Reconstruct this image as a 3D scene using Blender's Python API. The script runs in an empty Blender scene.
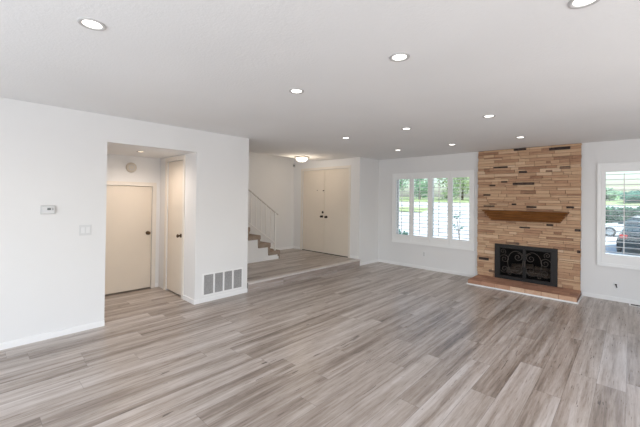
import bpy, bmesh, math, random
from mathutils import Vector, Matrix

# ------------------------------------------------------------------ camera
SC = bpy.context.scene
COL = SC.collection
F_PX, CX, CY = 329.678, 320.0, 195.677           # 640 x 427 frame
TH, PIT, ROL = math.radians(43.36929), math.radians(0.44252), math.radians(0.71166)
fw = Vector((-math.sin(TH) * math.cos(PIT), math.cos(TH) * math.cos(PIT), math.sin(PIT)))
rt = Vector((math.cos(TH), math.sin(TH), 0))
up = rt.cross(fw)
r2 = rt * math.cos(ROL) + up * math.sin(ROL)
u2 = -rt * math.sin(ROL) + up * math.cos(ROL)
cam_d = bpy.data.cameras.new('camera')
cam = bpy.data.objects.new('camera', cam_d)
COL.objects.link(cam)
M = Matrix.Identity(4)
for i in range(3):
    M[i][0], M[i][1], M[i][2] = r2[i], u2[i], -fw[i]
M[0][3], M[1][3], M[2][3] = 0, 0, 1.5043
cam.matrix_world = M
cam_d.sensor_fit = 'HORIZONTAL'
cam_d.sensor_width = 36.0
cam_d.lens = F_PX / 640 * 36.0
cam_d.shift_x = 0.0
cam_d.shift_y = (CY - 213.5) / 640
cam_d.clip_start = 0.05
cam_d.clip_end = 500
SC.camera = cam

# ------------------------------------------------------------------ view, world, sun, daylight
SC.view_settings.view_transform = 'Standard'
SC.view_settings.look = 'None'
SC.view_settings.gamma = 1.0
SC.view_settings.use_curve_mapping = False
SC.view_settings.exposure = 0.06
SC.cycles.use_denoising = True
SC.cycles.max_bounces = 10
SC.cycles.diffuse_bounces = 6
SC.cycles.sample_clamp_indirect = 8.0

wd = bpy.data.worlds.new('sky')
SC.world = wd
wd.use_nodes = True
nt = wd.node_tree
nt.nodes.clear()
wo = nt.nodes.new('ShaderNodeOutputWorld')
bg = nt.nodes.new('ShaderNodeBackground')
sky = nt.nodes.new('ShaderNodeTexSky')
sky.sky_type = 'NISHITA'
sky.sun_disc = False
sky.sun_elevation = math.radians(52)
sky.sun_rotation = math.radians(90)
sky.air_density = 1.0
sky.dust_density = 2.5
bg.inputs['Strength'].default_value = 0.42
nt.links.new(sky.outputs['Color'], bg.inputs['Color'])
nt.links.new(bg.outputs[0], wo.inputs[0])


def lamp(name, kind, loc, direction, energy, color=(1, 1, 1), parent=None, **kw):
    d = bpy.data.lights.new(name, kind)
    d.energy = energy
    d.color = color
    for k, v in kw.items():
        setattr(d, k, v)
    o = bpy.data.objects.new(name, d)
    COL.objects.link(o)
    o.location = loc
    o.rotation_euler = Vector(direction).to_track_quat('-Z', 'Y').to_euler()
    if parent:
        o.parent = parent
    return o


lamp('sun', 'SUN', (20, 20, 30), (-0.62, 0.03, -0.78), 5.2, (1.0, 0.96, 0.9), angle=0.01)
# daylight arriving through the glazed openings behind and beside the photographer
lamp('rear_daylight', 'AREA', (-1.0, -2.17, 1.1), (0, 1, 0.30), 104, (0.88, 0.94, 1.0), shape='RECTANGLE', size=4.4, size_y=2.0)
lamp('side_daylight', 'AREA', (2.57, 2.2, 1.15), (-1, 0, 0.35), 74, (0.93, 0.965, 1.0), shape='RECTANGLE', size=4.2, size_y=1.9)


lamp('stairwell_fill', 'AREA', (-6.19, -0.95, 3.7), (0, 1, -0.1), 30, (1.0, 0.97, 0.93), shape='RECTANGLE', size=0.8, size_y=1.4)  # added fill lamp inside the closed stairwell, brightens its dark upper wall


# ------------------------------------------------------------------ node helpers
def srgb(r, g, b):
    def f(c):
        c = c / 255.0
        return c / 12.92 if c <= 0.04045 else ((c + 0.055) / 1.055) ** 2.4
    return (f(r), f(g), f(b), 1.0)


class NT:
    def __init__(self, name):
        self.m = bpy.data.materials.new(name)
        self.m.use_nodes = True
        self.t = self.m.node_tree
        self.t.nodes.clear()
        self.out = self.t.nodes.new('ShaderNodeOutputMaterial')

    def n(self, kind, **props):
        nd = self.t.nodes.new(kind)
        for k, v in props.items():
            setattr(nd, k, v)
        return nd

    def l(self, a, b):
        self.t.links.new(a, b)

    def put(self, sock, v):
        if hasattr(v, 'is_output'):
            self.l(v, sock)
        else:
            sock.default_value = v

    def math(self, op, a, b=0.0, c=None):
        nd = self.n('ShaderNodeMath', operation=op)
        self.put(nd.inputs[0], a)
        self.put(nd.inputs[1], b)
        if c is not None:
            self.put(nd.inputs[2], c)
        return nd.outputs[0]

    def xyz(self, x, y, z):
        nd = self.n('ShaderNodeCombineXYZ')
        for i, v in enumerate((x, y, z)):
            self.put(nd.inputs[i], v)
        return nd.outputs[0]

    def noise(self, vec, scale, detail=3.0, rough=0.55, dist=0.0):
        nd = self.n('ShaderNodeTexNoise')
        self.l(vec, nd.inputs['Vector'])
        nd.inputs['Scale'].default_value = scale
        nd.inputs['Detail'].default_value = detail
        nd.inputs['Roughness'].default_value = rough
        nd.inputs['Distortion'].default_value = dist
        return nd.outputs['Fac']

    def ramp(self, fac, stops):
        nd = self.n('ShaderNodeValToRGB')
        el = nd.color_ramp.elements
        while len(el) > 1:
            el.remove(el[-1])
        el[0].position, el[0].color = stops[0]
        for p, c in stops[1:]:
            e = el.new(p)
            e.color = c
        self.l(fac, nd.inputs[0])
        return nd.outputs[0]

    def mix(self, fac, a, b, blend='MIX'):
        nd = self.n('ShaderNodeMix', data_type='RGBA', blend_type=blend)
        self.put(nd.inputs[0], fac)
        self.put(nd.inputs[6], a)
        self.put(nd.inputs[7], b)
        return nd.outputs[2]

    def pos(self):
        return self.n('ShaderNodeNewGeometry').outputs['Position']

    def obj(self):
        return self.n('ShaderNodeTexCoord').outputs['Object']

    def bump(self, h, strength=0.2, dist=0.01):
        nd = self.n('ShaderNodeBump')
        nd.inputs['Strength'].default_value = strength
        nd.inputs['Distance'].default_value = dist
        self.l(h, nd.inputs['Height'])
        return nd.outputs[0]

    def bsdf(self, color, rough=0.5, metal=0.0, normal=None, spec=0.5, **kw):
        nd = self.n('ShaderNodeBsdfPrincipled')
        self.put(nd.inputs['Base Color'], color)
        self.put(nd.inputs['Roughness'], rough)
        nd.inputs['Metallic'].default_value = metal
        nd.inputs['Specular IOR Level'].default_value = spec
        if normal is not None:
            self.l(normal, nd.inputs['Normal'])
        for k, v in kw.items():
            nd.inputs[k].default_value = v
        self.l(nd.outputs[0], self.out.inputs[0])
        return nd


MAT = {}


def plain(name, c, rough=0.5, metal=0.0, var=0.04, scale=6.0, bump=0.0, bscale=200.0, spec=0.5):
    t = NT(name)
    p = t.obj()
    nz = t.noise(p, scale, 3)
    lo = tuple(x * (1 - var) for x in c[:3]) + (1,)
    hi = tuple(min(1, x * (1 + var)) for x in c[:3]) + (1,)
    col = t.ramp(nz, [(0.3, lo), (0.7, hi)])
    nrm = None
    if bump:
        nrm = t.bump(t.noise(p, bscale, 2), bump, 0.004)
    t.bsdf(col, rough, metal, nrm, spec)
    MAT[name] = t.m
    return t.m


plain('wall_paint', srgb(228, 227, 226), 0.75, var=0.012, scale=1.5, bump=0.12, bscale=90, spec=0.25)
plain('ceiling_paint', srgb(233, 233, 233), 0.9, var=0.02, scale=0.8, bump=0.5, bscale=60, spec=0.1)
plain('trim_paint', srgb(236, 235, 234), 0.45, var=0.01)
plain('shutter_paint', srgb(240, 240, 239), 0.4, var=0.01)
plain('door_paint', srgb(223, 212, 197), 0.45, var=0.02, scale=2)
plain('casing_paint', srgb(226, 219, 209), 0.45, var=0.02)
plain('plastic_white', srgb(226, 226, 226), 0.4, var=0.01)
plain('plastic_grey', srgb(196, 196, 195), 0.4, var=0.01)
plain('plastic_cream', srgb(205, 196, 182), 0.45, var=0.01)
plain('plate_white', srgb(212, 212, 212), 0.4, var=0.01)
plain('lcd', srgb(70, 78, 80), 0.2, var=0.05)
plain('nosing_trim', srgb(204, 197, 192), 0.4, var=0.08, scale=8)
plain('dark_slot', srgb(38, 36, 35), 0.7)
plain('vent_metal', srgb(168, 166, 165), 0.5, var=0.03)
plain('bronze', srgb(92, 74, 56), 0.32, 0.9, var=0.15, scale=30)
plain('dark_bronze', srgb(48, 38, 32), 0.4, 0.8, var=0.15, scale=30)
plain('black_iron', srgb(36, 33, 32), 0.55, 0.2, var=0.12, scale=40)
plain('iron_scroll', srgb(92, 84, 78), 0.5, 0.3, var=0.12, scale=40)
plain('soot_and_shade', srgb(30, 27, 26), 0.95, var=0.3, scale=12)
plain('rail_paint', srgb(240, 238, 235), 0.4, var=0.02)
plain('handrail_paint', srgb(200, 195, 188), 0.4, var=0.03)
plain('trim_ring', srgb(186, 184, 183), 0.4, var=0.01)
plain('lamp_metal', srgb(170, 160, 145), 0.35, 0.4)
plain('concrete', srgb(190, 191, 194), 0.9, var=0.06, scale=0.7, bump=0.2, bscale=20)
plain('soil', srgb(120, 98, 78), 0.95, var=0.25, scale=4)
plain('car_white', srgb(232, 234, 236), 0.25, var=0.01)
plain('car_dark', srgb(44, 54, 60), 0.25, 0.3, var=0.05)
plain('car_glass', srgb(40, 58, 66), 0.1, var=0.05)
plain('tyre', srgb(40, 40, 42), 0.8)
plain('alloy', srgb(180, 182, 185), 0.3, 0.8)
plain('tail_red', srgb(190, 40, 34), 0.3)
plain('bark', srgb(104, 86, 70), 0.9, var=0.3, scale=8, bump=0.4, bscale=30)
plain('roofing', srgb(120, 110, 104), 0.9, var=0.2)


def leaf_mat(name, a, b):
    t = NT(name)
    nz = t.noise(t.pos(), 0.9, 3)
    col = t.ramp(nz, [(0.3, a), (0.7, b)])
    d = t.n('ShaderNodeBsdfDiffuse')
    tr = t.n('ShaderNodeBsdfTranslucent')
    mx = t.n('ShaderNodeMixShader')
    mx.inputs[0].default_value = 0.45
    t.l(col, d.inputs[0])
    t.l(col, tr.inputs[0])
    t.l(d.outputs[0], mx.inputs[1])
    t.l(tr.outputs[0], mx.inputs[2])
    t.l(mx.outputs[0], t.out.inputs[0])
    MAT[name] = t.m


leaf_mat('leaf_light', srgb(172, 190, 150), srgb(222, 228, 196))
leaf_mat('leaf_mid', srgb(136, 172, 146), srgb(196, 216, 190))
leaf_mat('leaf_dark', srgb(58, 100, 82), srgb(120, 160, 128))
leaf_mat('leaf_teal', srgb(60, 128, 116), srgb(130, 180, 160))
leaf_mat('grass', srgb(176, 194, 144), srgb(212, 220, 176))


def emissive(name, c, s):
    t = NT(name)
    e = t.n('ShaderNodeEmission')
    e.inputs[0].default_value = c
    e.inputs[1].default_value = s
    t.l(e.outputs[0], t.out.inputs[0])
    MAT[name] = t.m


emissive('bulb_white', (1.0, 0.96, 0.9, 1), 5.0)
emissive('bulb_warm', (1.0, 0.80, 0.58, 1), 4.0)
emissive('shade_glow', (1.0, 0.92, 0.80, 1), 3.0)


def glass_mat():
    t = NT('window_glass')
    tr = t.n('ShaderNodeBsdfTransparent')
    tr.inputs[0].default_value = (0.93, 0.985, 0.97, 1)
    gl = t.n('ShaderNodeBsdfGlossy')
    gl.inputs['Roughness'].default_value = 0.02
    fr = t.n('ShaderNodeFresnel')
    fr.inputs[0].default_value = 1.45
    mx = t.n('ShaderNodeMixShader')
    t.l(fr.outputs[0], mx.inputs[0])
    t.l(tr.outputs[0], mx.inputs[1])
    t.l(gl.outputs[0], mx.inputs[2])
    t.l(mx.outputs[0], t.out.inputs[0])
    MAT['window_glass'] = t.m


glass_mat()


def mesh_screen_mat():
    t = NT('wire_mesh')
    tr = t.n('ShaderNodeBsdfTransparent')
    b = t.n('ShaderNodeBsdfPrincipled')
    b.inputs['Base Color'].default_value = srgb(16, 15, 15)
    b.inputs['Roughness'].default_value = 0.8
    b.inputs['Specular IOR Level'].default_value = 0.1
    sx = t.n('ShaderNodeSeparateXYZ')
    t.l(t.obj(), sx.inputs[0])
    a = t.math('GREATER_THAN', t.math('FRACT', t.math('MULTIPLY', sx.outputs[0], 260.0)), 0.85)
    c = t.math('GREATER_THAN', t.math('FRACT', t.math('MULTIPLY', sx.outputs[2], 260.0)), 0.85)
    mx = t.n('ShaderNodeMixShader')
    t.l(t.math('MAXIMUM', a, c), mx.inputs[0])
    t.l(tr.outputs[0], mx.inputs[1])
    t.l(b.outputs[0], mx.inputs[2])
    t.l(mx.outputs[0], t.out.inputs[0])
    MAT['wire_mesh'] = t.m


mesh_screen_mat()


def floor_mat(name, riser=False):
    t = NT(name)
    W, L = 0.18, 1.45
    sp = t.n('ShaderNodeSeparateXYZ')
    t.l(t.pos(), sp.inputs[0])
    X, Y = (sp.outputs[2] if riser else sp.outputs[0]), sp.outputs[1]
    xr = t.math('DIVIDE', t.math('ADD', X, 50.065), W)
    row = t.math('FLOOR', xr)
    fx = t.math('FRACT', xr)
    wn = t.n('ShaderNodeTexWhiteNoise', noise_dimensions='1D')
    t.l(row, wn.inputs['W'])
    yr = t.math('DIVIDE', t.math('ADD', t.math('ADD', Y, 50.0), t.math('MULTIPLY', wn.outputs[0], L * 7.0)), L)
    colm = t.math('FLOOR', yr)
    fy = t.math('FRACT', yr)
    w2 = t.n('ShaderNodeTexWhiteNoise', noise_dimensions='2D')
    t.l(t.xyz(row, colm, 0.0), w2.inputs['Vector'])
    rnd = w2.outputs[0]
    ex = t.math('MULTIPLY', t.math('MINIMUM', fx, t.math('SUBTRACT', 1.0, fx)), W)
    ey = t.math('MULTIPLY', t.math('MINIMUM', fy, t.math('SUBTRACT', 1.0, fy)), L)
    joint = t.math('LESS_THAN', t.math('MINIMUM', ex, ey), 0.0013)
    off = t.math('MULTIPLY', rnd, 37.0)

    def streak(kx, ky, detail, rough, dist, o2=0.0):
        return t.noise(t.xyz(t.math('ADD', t.math('MULTIPLY', X, kx), off), t.math('MULTIPLY', Y, ky), t.math('ADD', off, o2)), 1.0, detail, rough, dist)
    band = streak(11.0, 0.55, 3, 0.55, 0.25)
    mid = streak(34.0, 1.6, 4, 0.6, 0.5, 4.0)
    grain = streak(120.0, 6.0, 3, 0.65, 0.2, 2.0)
    blot = streak(20.0, 4.5, 4, 0.7, 0.8, 7.0)
    crack = streak(48.0, 3.0, 2, 0.5, 0.9, 9.0)
    v = t.math('MULTIPLY_ADD', rnd, 0.20, t.math('MULTIPLY_ADD', band, 1.05, -0.21))
    v = t.math('ADD', v, t.math('MULTIPLY_ADD', mid, 0.50, -0.25))
    v = t.math('ADD', v, t.math('MULTIPLY_ADD', grain, 0.36, -0.18))
    v = t.math('ADD', v, t.math('MULTIPLY_ADD', blot, 0.26, -0.13))
    col = t.ramp(v, [(0.06, srgb(108, 96, 87)), (0.24, srgb(143, 130, 120)), (0.42, srgb(172, 160, 151)),
                     (0.62, srgb(196, 187, 181)), (0.95, srgb(217, 211, 207))])
    where = streak(5.0, 1.9, 1, 0.5, 0.0, 15.0)
    cr = t.math('MULTIPLY', t.math('GREATER_THAN', crack, 0.69), t.math('GREATER_THAN', where, 0.56))
    knot = t.math('MULTIPLY', t.math('GREATER_THAN', blot, 0.69), 0.35)
    col = t.mix(knot, col, srgb(106, 95, 88))
    col = t.mix(t.math('MULTIPLY', cr, 0.75), col, srgb(78, 69, 64))
    col = t.mix(t.math('MULTIPLY', joint, 0.6), col, srgb(98, 90, 85))
    if riser:
        col = t.mix(0.4, col, srgb(146, 134, 129))
    nrm = t.bump(t.math('SUBTRACT', grain, t.math('MULTIPLY', joint, 1.5)), 0.10, 0.002)
    rough = t.math('MULTIPLY_ADD', grain, 0.16, 0.22)
    t.bsdf(col, rough, 0.0, nrm, 0.45)
    MAT[name] = t.m


floor_mat('plank_floor')
floor_mat('plank_riser', True)


def stone_mat():
    t = NT('ledger_stone')
    at = t.n('ShaderNodeAttribute', attribute_name='tone')
    v = at.outputs['Fac']
    p = t.obj()
    sp = t.n('ShaderNodeSeparateXYZ')
    t.l(p, sp.inputs[0])
    st = t.noise(t.xyz(t.math('MULTIPLY', sp.outputs[0], 6.0), sp.outputs[1], t.math('MULTIPLY', sp.outputs[2], 45.0)), 1.0, 4, 0.65, 0.5)
    fine = t.noise(p, 60.0, 4, 0.7)
    v2 = t.math('ADD', v, t.math('ADD', t.math('MULTIPLY_ADD', st, 0.44, -0.22), t.math('MULTIPLY_ADD', fine, 0.24, -0.12)))
    col = t.ramp(v2, [(0.0, srgb(46, 40, 40)), (0.10, srgb(92, 78, 72)), (0.20, srgb(140, 112, 92)), (0.30, srgb(166, 128, 103)),
                      (0.45, srgb(190, 153, 124)), (0.62, srgb(202, 169, 138)), (0.80, srgb(211, 180, 150)), (1.0, srgb(220, 195, 168))])
    nrm = t.bump(t.math('ADD', fine, st), 0.5, 0.006)
    t.bsdf(col, 0.85, 0.0, nrm, 0.25)
    MAT['ledger_stone'] = t.m


stone_mat()


def brick_mat():
    t = NT('hearth_brick')
    at = t.n('ShaderNodeAttribute', attribute_name='tone')
    p = t.obj()
    fine = t.noise(p, 22.0, 4, 0.65, 0.4)
    v2 = t.math('ADD', at.outputs['Fac'], t.math('MULTIPLY_ADD', fine, 0.4, -0.2))
    col = t.ramp(v2, [(0.0, srgb(128, 92, 78)), (0.3, srgb(156, 116, 97)), (0.55, srgb(178, 136, 112)), (0.8, srgb(200, 160, 132)), (1.0, srgb(212, 180, 152))])
    t.bsdf(col, 0.7, 0.0, t.bump(fine, 0.3, 0.004), 0.3)
    MAT['hearth_brick'] = t.m


brick_mat()


def wood_mat(name, a, b, c, along='x', k=1.0):
    t = NT(name)
    sp = t.n('ShaderNodeSeparateXYZ')
    t.l(t.obj(), sp.inputs[0])
    x, y, z = sp.outputs
    st = t.noise(t.xyz(t.math('MULTIPLY', x, 3.0 * k), t.math('MULTIPLY', y, 40.0 * k), t.math('MULTIPLY', z, 40.0 * k)), 1.0, 4, 0.6, 0.8)
    col = t.ramp(st, [(0.25, a), (0.5, b), (0.75, c)])
    t.bsdf(col, 0.45, 0.0, t.bump(st, 0.15, 0.003), 0.4)
    MAT[name] = t.m


wood_mat('mantel_wood', srgb(82, 50, 24), srgb(126, 80, 40), srgb(160, 108, 60))
wood_mat('log_wood', srgb(70, 58, 50), srgb(112, 96, 84), srgb(150, 132, 116), k=0.6)


def carpet_mat():
    t = NT('stair_carpet')
    p = t.obj()
    a = t.noise(p, 180.0, 2)
    b = t.noise(p, 9.0, 3)
    col = t.ramp(t.math('ADD', t.math('MULTIPLY', a, 0.5), t.math('MULTIPLY', b, 0.5)), [(0.3, srgb(142, 126, 112)), (0.7, srgb(176, 160, 146))])
    t.bsdf(col, 0.95, 0.0, t.bump(a, 0.6, 0.006), 0.1)
    MAT['stair_carpet'] = t.m


carpet_mat()


# ------------------------------------------------------------------ mesh helpers
class MB:
    def __init__(self):
        self.bm = bmesh.new()
        self.tone = self.bm.faces.layers.float.new('tone')
        self.smooth = set()

    def _tag(self, faces, tone, smooth=False):
        for f in faces:
            f[self.tone] = tone
            f.smooth = smooth

    def box(self, x0, x1, y0, y1, z0, z1, tone=0.5, bev=0.0):
        bm = self.bm
        v = [bm.verts.new((x, y, z)) for z in (z0, z1) for y in (y0, y1) for x in (x0, x1)]
        q = [(0, 2, 3, 1), (4, 5, 7, 6), (0, 1, 5, 4), (2, 6, 7, 3), (0, 4, 6, 2), (1, 3, 7, 5)]
        fs = [bm.faces.new([v[i] for i in f]) for f in q]
        self._tag(fs, tone)
        if bev:
            es = list({e for f in fs for e in f.edges})
            r = bmesh.ops.bevel(bm, geom=es, offset=bev, segments=1, affect='EDGES', profile=0.5)
            fs = [f for f in fs if f.is_valid] + [f for f in r['faces'] if f.is_valid]
        self._tag(fs, tone)
        return self

    def hexa(self, pts, tone=0.5):
        v = [self.bm.verts.new(p) for p in pts]
        q = [(0, 3, 2, 1), (4, 5, 6, 7), (0, 1, 5, 4), (1, 2, 6, 5), (2, 3, 7, 6), (3, 0, 4, 7)]
        self._tag([self.bm.faces.new([v[i] for i in f]) for f in q], tone)
        return self

    def prism(self, poly, axis, a, b, tone=0.5):
        """poly: list of 2-D points; extruded along axis ('x','y','z') from a to b"""
        def P(u, w, t):
            return {'x': (t, u, w), 'y': (u, t, w), 'z': (u, w, t)}[axis]
        lo = [self.bm.verts.new(P(u, w, a)) for u, w in poly]
        hi = [self.bm.verts.new(P(u, w, b)) for u, w in poly]
        n = len(poly)
        fs = [self.bm.faces.new(lo), self.bm.faces.new(hi[::-1])]
        for i in range(n):
            j = (i + 1) % n
            fs.append(self.bm.faces.new([lo[j], lo[i], hi[i], hi[j]]))
        self._tag(fs, tone)
        return self

    def lathe(self, prof, center, axis=(0, 0, 1), seg=24, tone=0.5, smooth=True):
        """prof: list of (radius, height) revolved round axis through center"""
        q = Vector((0, 0, 1)).rotation_difference(Vector(axis).normalized())
        c = Vector(center)
        rings = []
        for r, h in prof:
            if r <= 1e-6:
                rings.append([self.bm.verts.new(c + q @ Vector((0, 0, h)))])
            else:
                rings.append([self.bm.verts.new(c + q @ Vector((r * math.cos(2 * math.pi * k / seg), r * math.sin(2 * math.pi * k / seg), h))) for k in range(seg)])
        fs = []
        for A, B in zip(rings[:-1], rings[1:]):
            for k in range(seg):
                k2 = (k + 1) % seg
                a = [A[0]] if len(A) == 1 else [A[k], A[k2]]
                b = [B[0]] if len(B) == 1 else [B[k2], B[k]]
                if len(a) + len(b) >= 3:
                    fs.append(self.bm.faces.new(a + b))
        self._tag(fs, tone, smooth)
        return self

    def tube(self, pts, r, seg=8, tone=0.5, r_end=None, cap=True):
        pts = [Vector(p) for p in pts]
        n = len(pts)
        rings = []
        prev = None
        for i, p in enumerate(pts):
            d = (pts[min(i + 1, n - 1)] - pts[max(i - 1, 0)]).normalized()
            if prev is None:
                u = d.orthogonal().normalized()
            else:
                u = (prev - d * prev.dot(d)).normalized()
            prev = u
            w = d.cross(u)
            rr = r if r_end is None else r + (r_end - r) * i / max(1, n - 1)
            rings.append([self.bm.verts.new(p + (u * math.cos(2 * math.pi * k / seg) + w * math.sin(2 * math.pi * k / seg)) * rr) for k in range(seg)])
        fs = []
        for A, B in zip(rings[:-1], rings[1:]):
            for k in range(seg):
                fs.append(self.bm.faces.new([A[k], A[(k + 1) % seg], B[(k + 1) % seg], B[k]]))
        if cap:
            fs.append(self.bm.faces.new(rings[0][::-1]))
            fs.append(self.bm.faces.new(rings[-1]))
        self._tag(fs, tone, True)
        return self

    def grid_wall(self, axis, a0, a1, us, vs, openings):
        """solid slab between a0 and a1 on axis with rectangular openings (u0,u1,v0,v1)"""
        U = sorted({*us, *[o[i] for o in openings for i in (0, 1)]})
        V = sorted({*vs, *[o[i] for o in openings for i in (2, 3)]})
        U = [u for u in U if us[0] <= u <= us[1]]
        V = [v for v in V if vs[0] <= v <= vs[1]]

        def solid(i, j):
            if i < 0 or j < 0 or i >= len(U) - 1 or j >= len(V) - 1:
                return False
            cu, cv = (U[i] + U[i + 1]) / 2, (V[j] + V[j + 1]) / 2
            return not any(o[0] < cu < o[1] and o[2] < cv < o[3] for o in openings)

        cache = {}

        def vert(u, v, a):
            key = (u, v, a)
            if key not in cache:
                p = {'x': (a, u, v), 'y': (u, a, v), 'z': (u, v, a)}[axis]
                cache[key] = self.bm.verts.new(p)
            return cache[key]

        fs = []
        for i in range(len(U) - 1):
            for j in range(len(V) - 1):
                if not solid(i, j):
                    continue
                u0, u1, v0, v1 = U[i], U[i + 1], V[j], V[j + 1]
                for a in (a0, a1):
                    fs.append(self.bm.faces.new([vert(u0, v0, a), vert(u1, v0, a), vert(u1, v1, a), vert(u0, v1, a)]))
                for (di, dj, p, q) in ((-1, 0, (u0, v0), (u0, v1)), (1, 0, (u1, v0), (u1, v1)), (0, -1, (u0, v0), (u1, v0)), (0, 1, (u0, v1), (u1, v1))):
                    if not solid(i + di, j + dj):
                        fs.append(self.bm.faces.new([vert(*p, a0), vert(*q, a0), vert(*q, a1), vert(*p, a1)]))
        self._tag(fs, 0.5)
        bmesh.ops.recalc_face_normals(self.bm, faces=fs)
        return self

    def build(self, name, mat, parent=None, recalc=True):
        if recalc:
            bmesh.ops.recalc_face_normals(self.bm, faces=self.bm.faces[:])
        me = bpy.data.meshes.new(name)
        self.bm.to_mesh(me)
        self.bm.free()
        me.materials.append(MAT[mat])
        o = bpy.data.objects.new(name, me)
        COL.objects.link(o)
        if parent is not None:
            o.parent = parent
            # children built in world coordinates keep their place
            wm = Matrix.Identity(4)
            p = parent
            while p is not None:
                wm = Matrix.LocRotScale(p.location, p.rotation_euler, p.scale) @ wm
                p = p.parent
            me.transform(wm.inverted())
        return o


def tag(o, label, cat, group=None, kind=None):
    o['label'] = label
    o['category'] = cat
    if group:
        o['group'] = group
    if kind:
        o['kind'] = kind
    return o


def thing(name, loc, label, cat, group=None, kind=None, rz=0.0):
    o = bpy.data.objects.new(name, None)
    o.empty_display_size = 0.1
    COL.objects.link(o)
    o.location = loc
    o.rotation_euler = (0, 0, rz)
    return tag(o, label, cat, group, kind)


def struct(o, label, cat):
    return tag(o, label, cat, None, 'structure')


H = 2.44
XL = -4.43          # face of the left wall
YF = 6.74           # face of the fireplace wall
ZP = 0.148          # entry platform
XB = -5.72          # back of the small hall, outer side of the stairs
XE = -6.62          # back wall of the entry
YD = 5.98           # wall with the double doors

# ------------------------------------------------------------------ room shell
struct(MB().box(-6.8, 2.75, -2.35, 6.89, -0.15, 0.0).build('floor', 'plank_floor'),
       'grey oak-look plank floor of the living room', 'floor')
o = MB().grid_wall('z', H, H + 0.2, (-6.8, 2.75), (-2.35, 6.89), [(XE - 0.06, -5.755, -1.06, YD + 0.06)]).build('ceiling', 'ceiling_paint')
struct(o, 'flat off-white textured living room ceiling', 'ceiling')
o = MB().grid_wall('x', XL, XL - 0.12, (-2.35, YF), (0.0, H), [(1.08, 2.165, -1, 2.13), (3.03, YD, -1, 3.0)]).build('wall_left', 'wall_paint')
struct(o, 'long white left wall with opening to the small hall', 'wall')
WIN1 = (-3.982, -2.264, 0.568, 2.045)
WIN2 = (-0.338, 0.70, 0.562, 2.052)
o = MB().grid_wall('y', YF, YF + 0.15, (XL - 0.12, 2.6), (-0.4, H), [WIN1, WIN2, (-1.80, -0.91, 0.10, 0.70)]).build('wall_front', 'wall_paint')
struct(o, 'white far wall holding fireplace and both shuttered windows', 'wall')
struct(MB().grid_wall('x', 2.6, 2.75, (-2.35, 6.89), (0.0, H), [(0.1, 4.3, 0.2, 2.1)]).build('wall_right', 'wall_paint'),
       'white right wall beyond the frame', 'wall')
struct(MB().grid_wall('y', -2.2, -2.35, (XL, 2.6), (0.0, H), [(-3.2, 1.2, 0.1, 2.1)]).build('wall_rear', 'wall_paint'),
       'white wall behind the photographer', 'wall')
# small hall
struct(MB().grid_wall('x', XB, XB - 0.06, (0.4, 3.03), (0.0, 2.13), [(1.29, 2.045, -1, 1.665)]).build('wall_hall_back', 'wall_paint'),
       'white back wall of the small hall with low door', 'wall')
struct(MB().grid_wall('y', 2.165, 2.265, (XB, XL - 0.12), (0.0, 2.13), [(-5.42, -4.84, -1, 2.055)]).build('wall_hall_side', 'wall_paint'),
       'right side wall of the small hall with narrow door', 'wall')
struct(MB().box(XB, XL - 0.12, 0.4, 0.5, 0, 2.13).build('wall_hall_end', 'wall_paint'), 'left end wall of the small hall', 'wall')
struct(MB().box(XB - 0.06, XL - 0.12, 0.4, 2.93, 2.13, H).build('ceiling_hall', 'ceiling_paint'), 'lowered ceiling of the small hall', 'ceiling')
struct(MB().box(XB, XL - 0.12, 2.93, 3.03, 0, H).build('wall_entry_side', 'wall_paint'), 'side wall of the entry behind the vent wall', 'wall')
# entry
struct(MB().box(XE - 0.15, XE, -1.1, YD + 0.14, 0, 4.9).build('wall_entry_back', 'wall_paint'), 'tall white wall behind the staircase', 'wall')
o = MB().grid_wall('y', YD, YD + 0.14, (XE, XL - 0.12), (0.0, H), [(-6.275, -4.735, -1, 2.215)]).build('wall_entry_front', 'wall_paint')
struct(o, 'white entry wall around the double doors', 'wall')
struct(MB().box(-5.755, -5.655, -1.1, YD + 0.14, H + 0.2, 4.9).build('wall_stairwell', 'wall_paint'), 'upper wall of the stairwell', 'wall')
struct(MB().box(XE, -5.755, YD, YD + 0.14, H, 4.9).build('wall_stairwell_front', 'wall_paint'), 'front wall high in the stairwell', 'wall')
struct(MB().box(XE, -5.755, -1.1, -1.0, 0, 4.9).build('wall_stairwell_rear', 'wall_paint'), 'rear wall of the stairwell', 'wall')
struct(MB().box(XE - 0.15, -5.655, -1.1, YD + 0.14, 4.9, 5.0).build('ceiling_stairwell', 'ceiling_paint'), 'high ceiling over the stairs', 'ceiling')
struct(MB().box(-7.2, 3.2, -3.2, 7.35, 5.0, 5.12).build('roof', 'roofing'), 'flat roof slab over the house', 'roof')

# raised entry platform with a step nosing
pl = MB().box(XE, -4.405, 3.03, YD, 0.0, ZP - 0.001).build('floor_entry', 'plank_floor')
struct(pl, 'raised grey plank entry platform one step above the living room', 'floor')
MB().box(-4.47, -4.374, 3.035, YD - 0.005, ZP - 0.022, ZP + 0.005, bev=0.006).build('step_nosing', 'nosing_trim', pl)
for (ya, yb) in ((3.036, 4.50), (4.502, YD - 0.006)):
    MB().box(-4.406, -4.397, ya, yb, 0.0, ZP - 0.022).build('riser_board', 'plank_riser', pl)


# baseboards
def base(name, x0, x1, y0, y1, z0, label, h=0.062):
    m = MB().box(x0, x1, y0, y1, z0, z0 + h - 0.012)
    ix, iy = (0.004 if x1 - x0 < 0.05 else 0), (0.004 if y1 - y0 < 0.05 else 0)
    m.box(x0 + ix * 0, x1 - ix, y0 + iy * 0, y1 - iy * 0, z0 + h - 0.012, z0 + h)
    struct(m.build(name, 'trim_paint'), label, 'baseboard')


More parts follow.
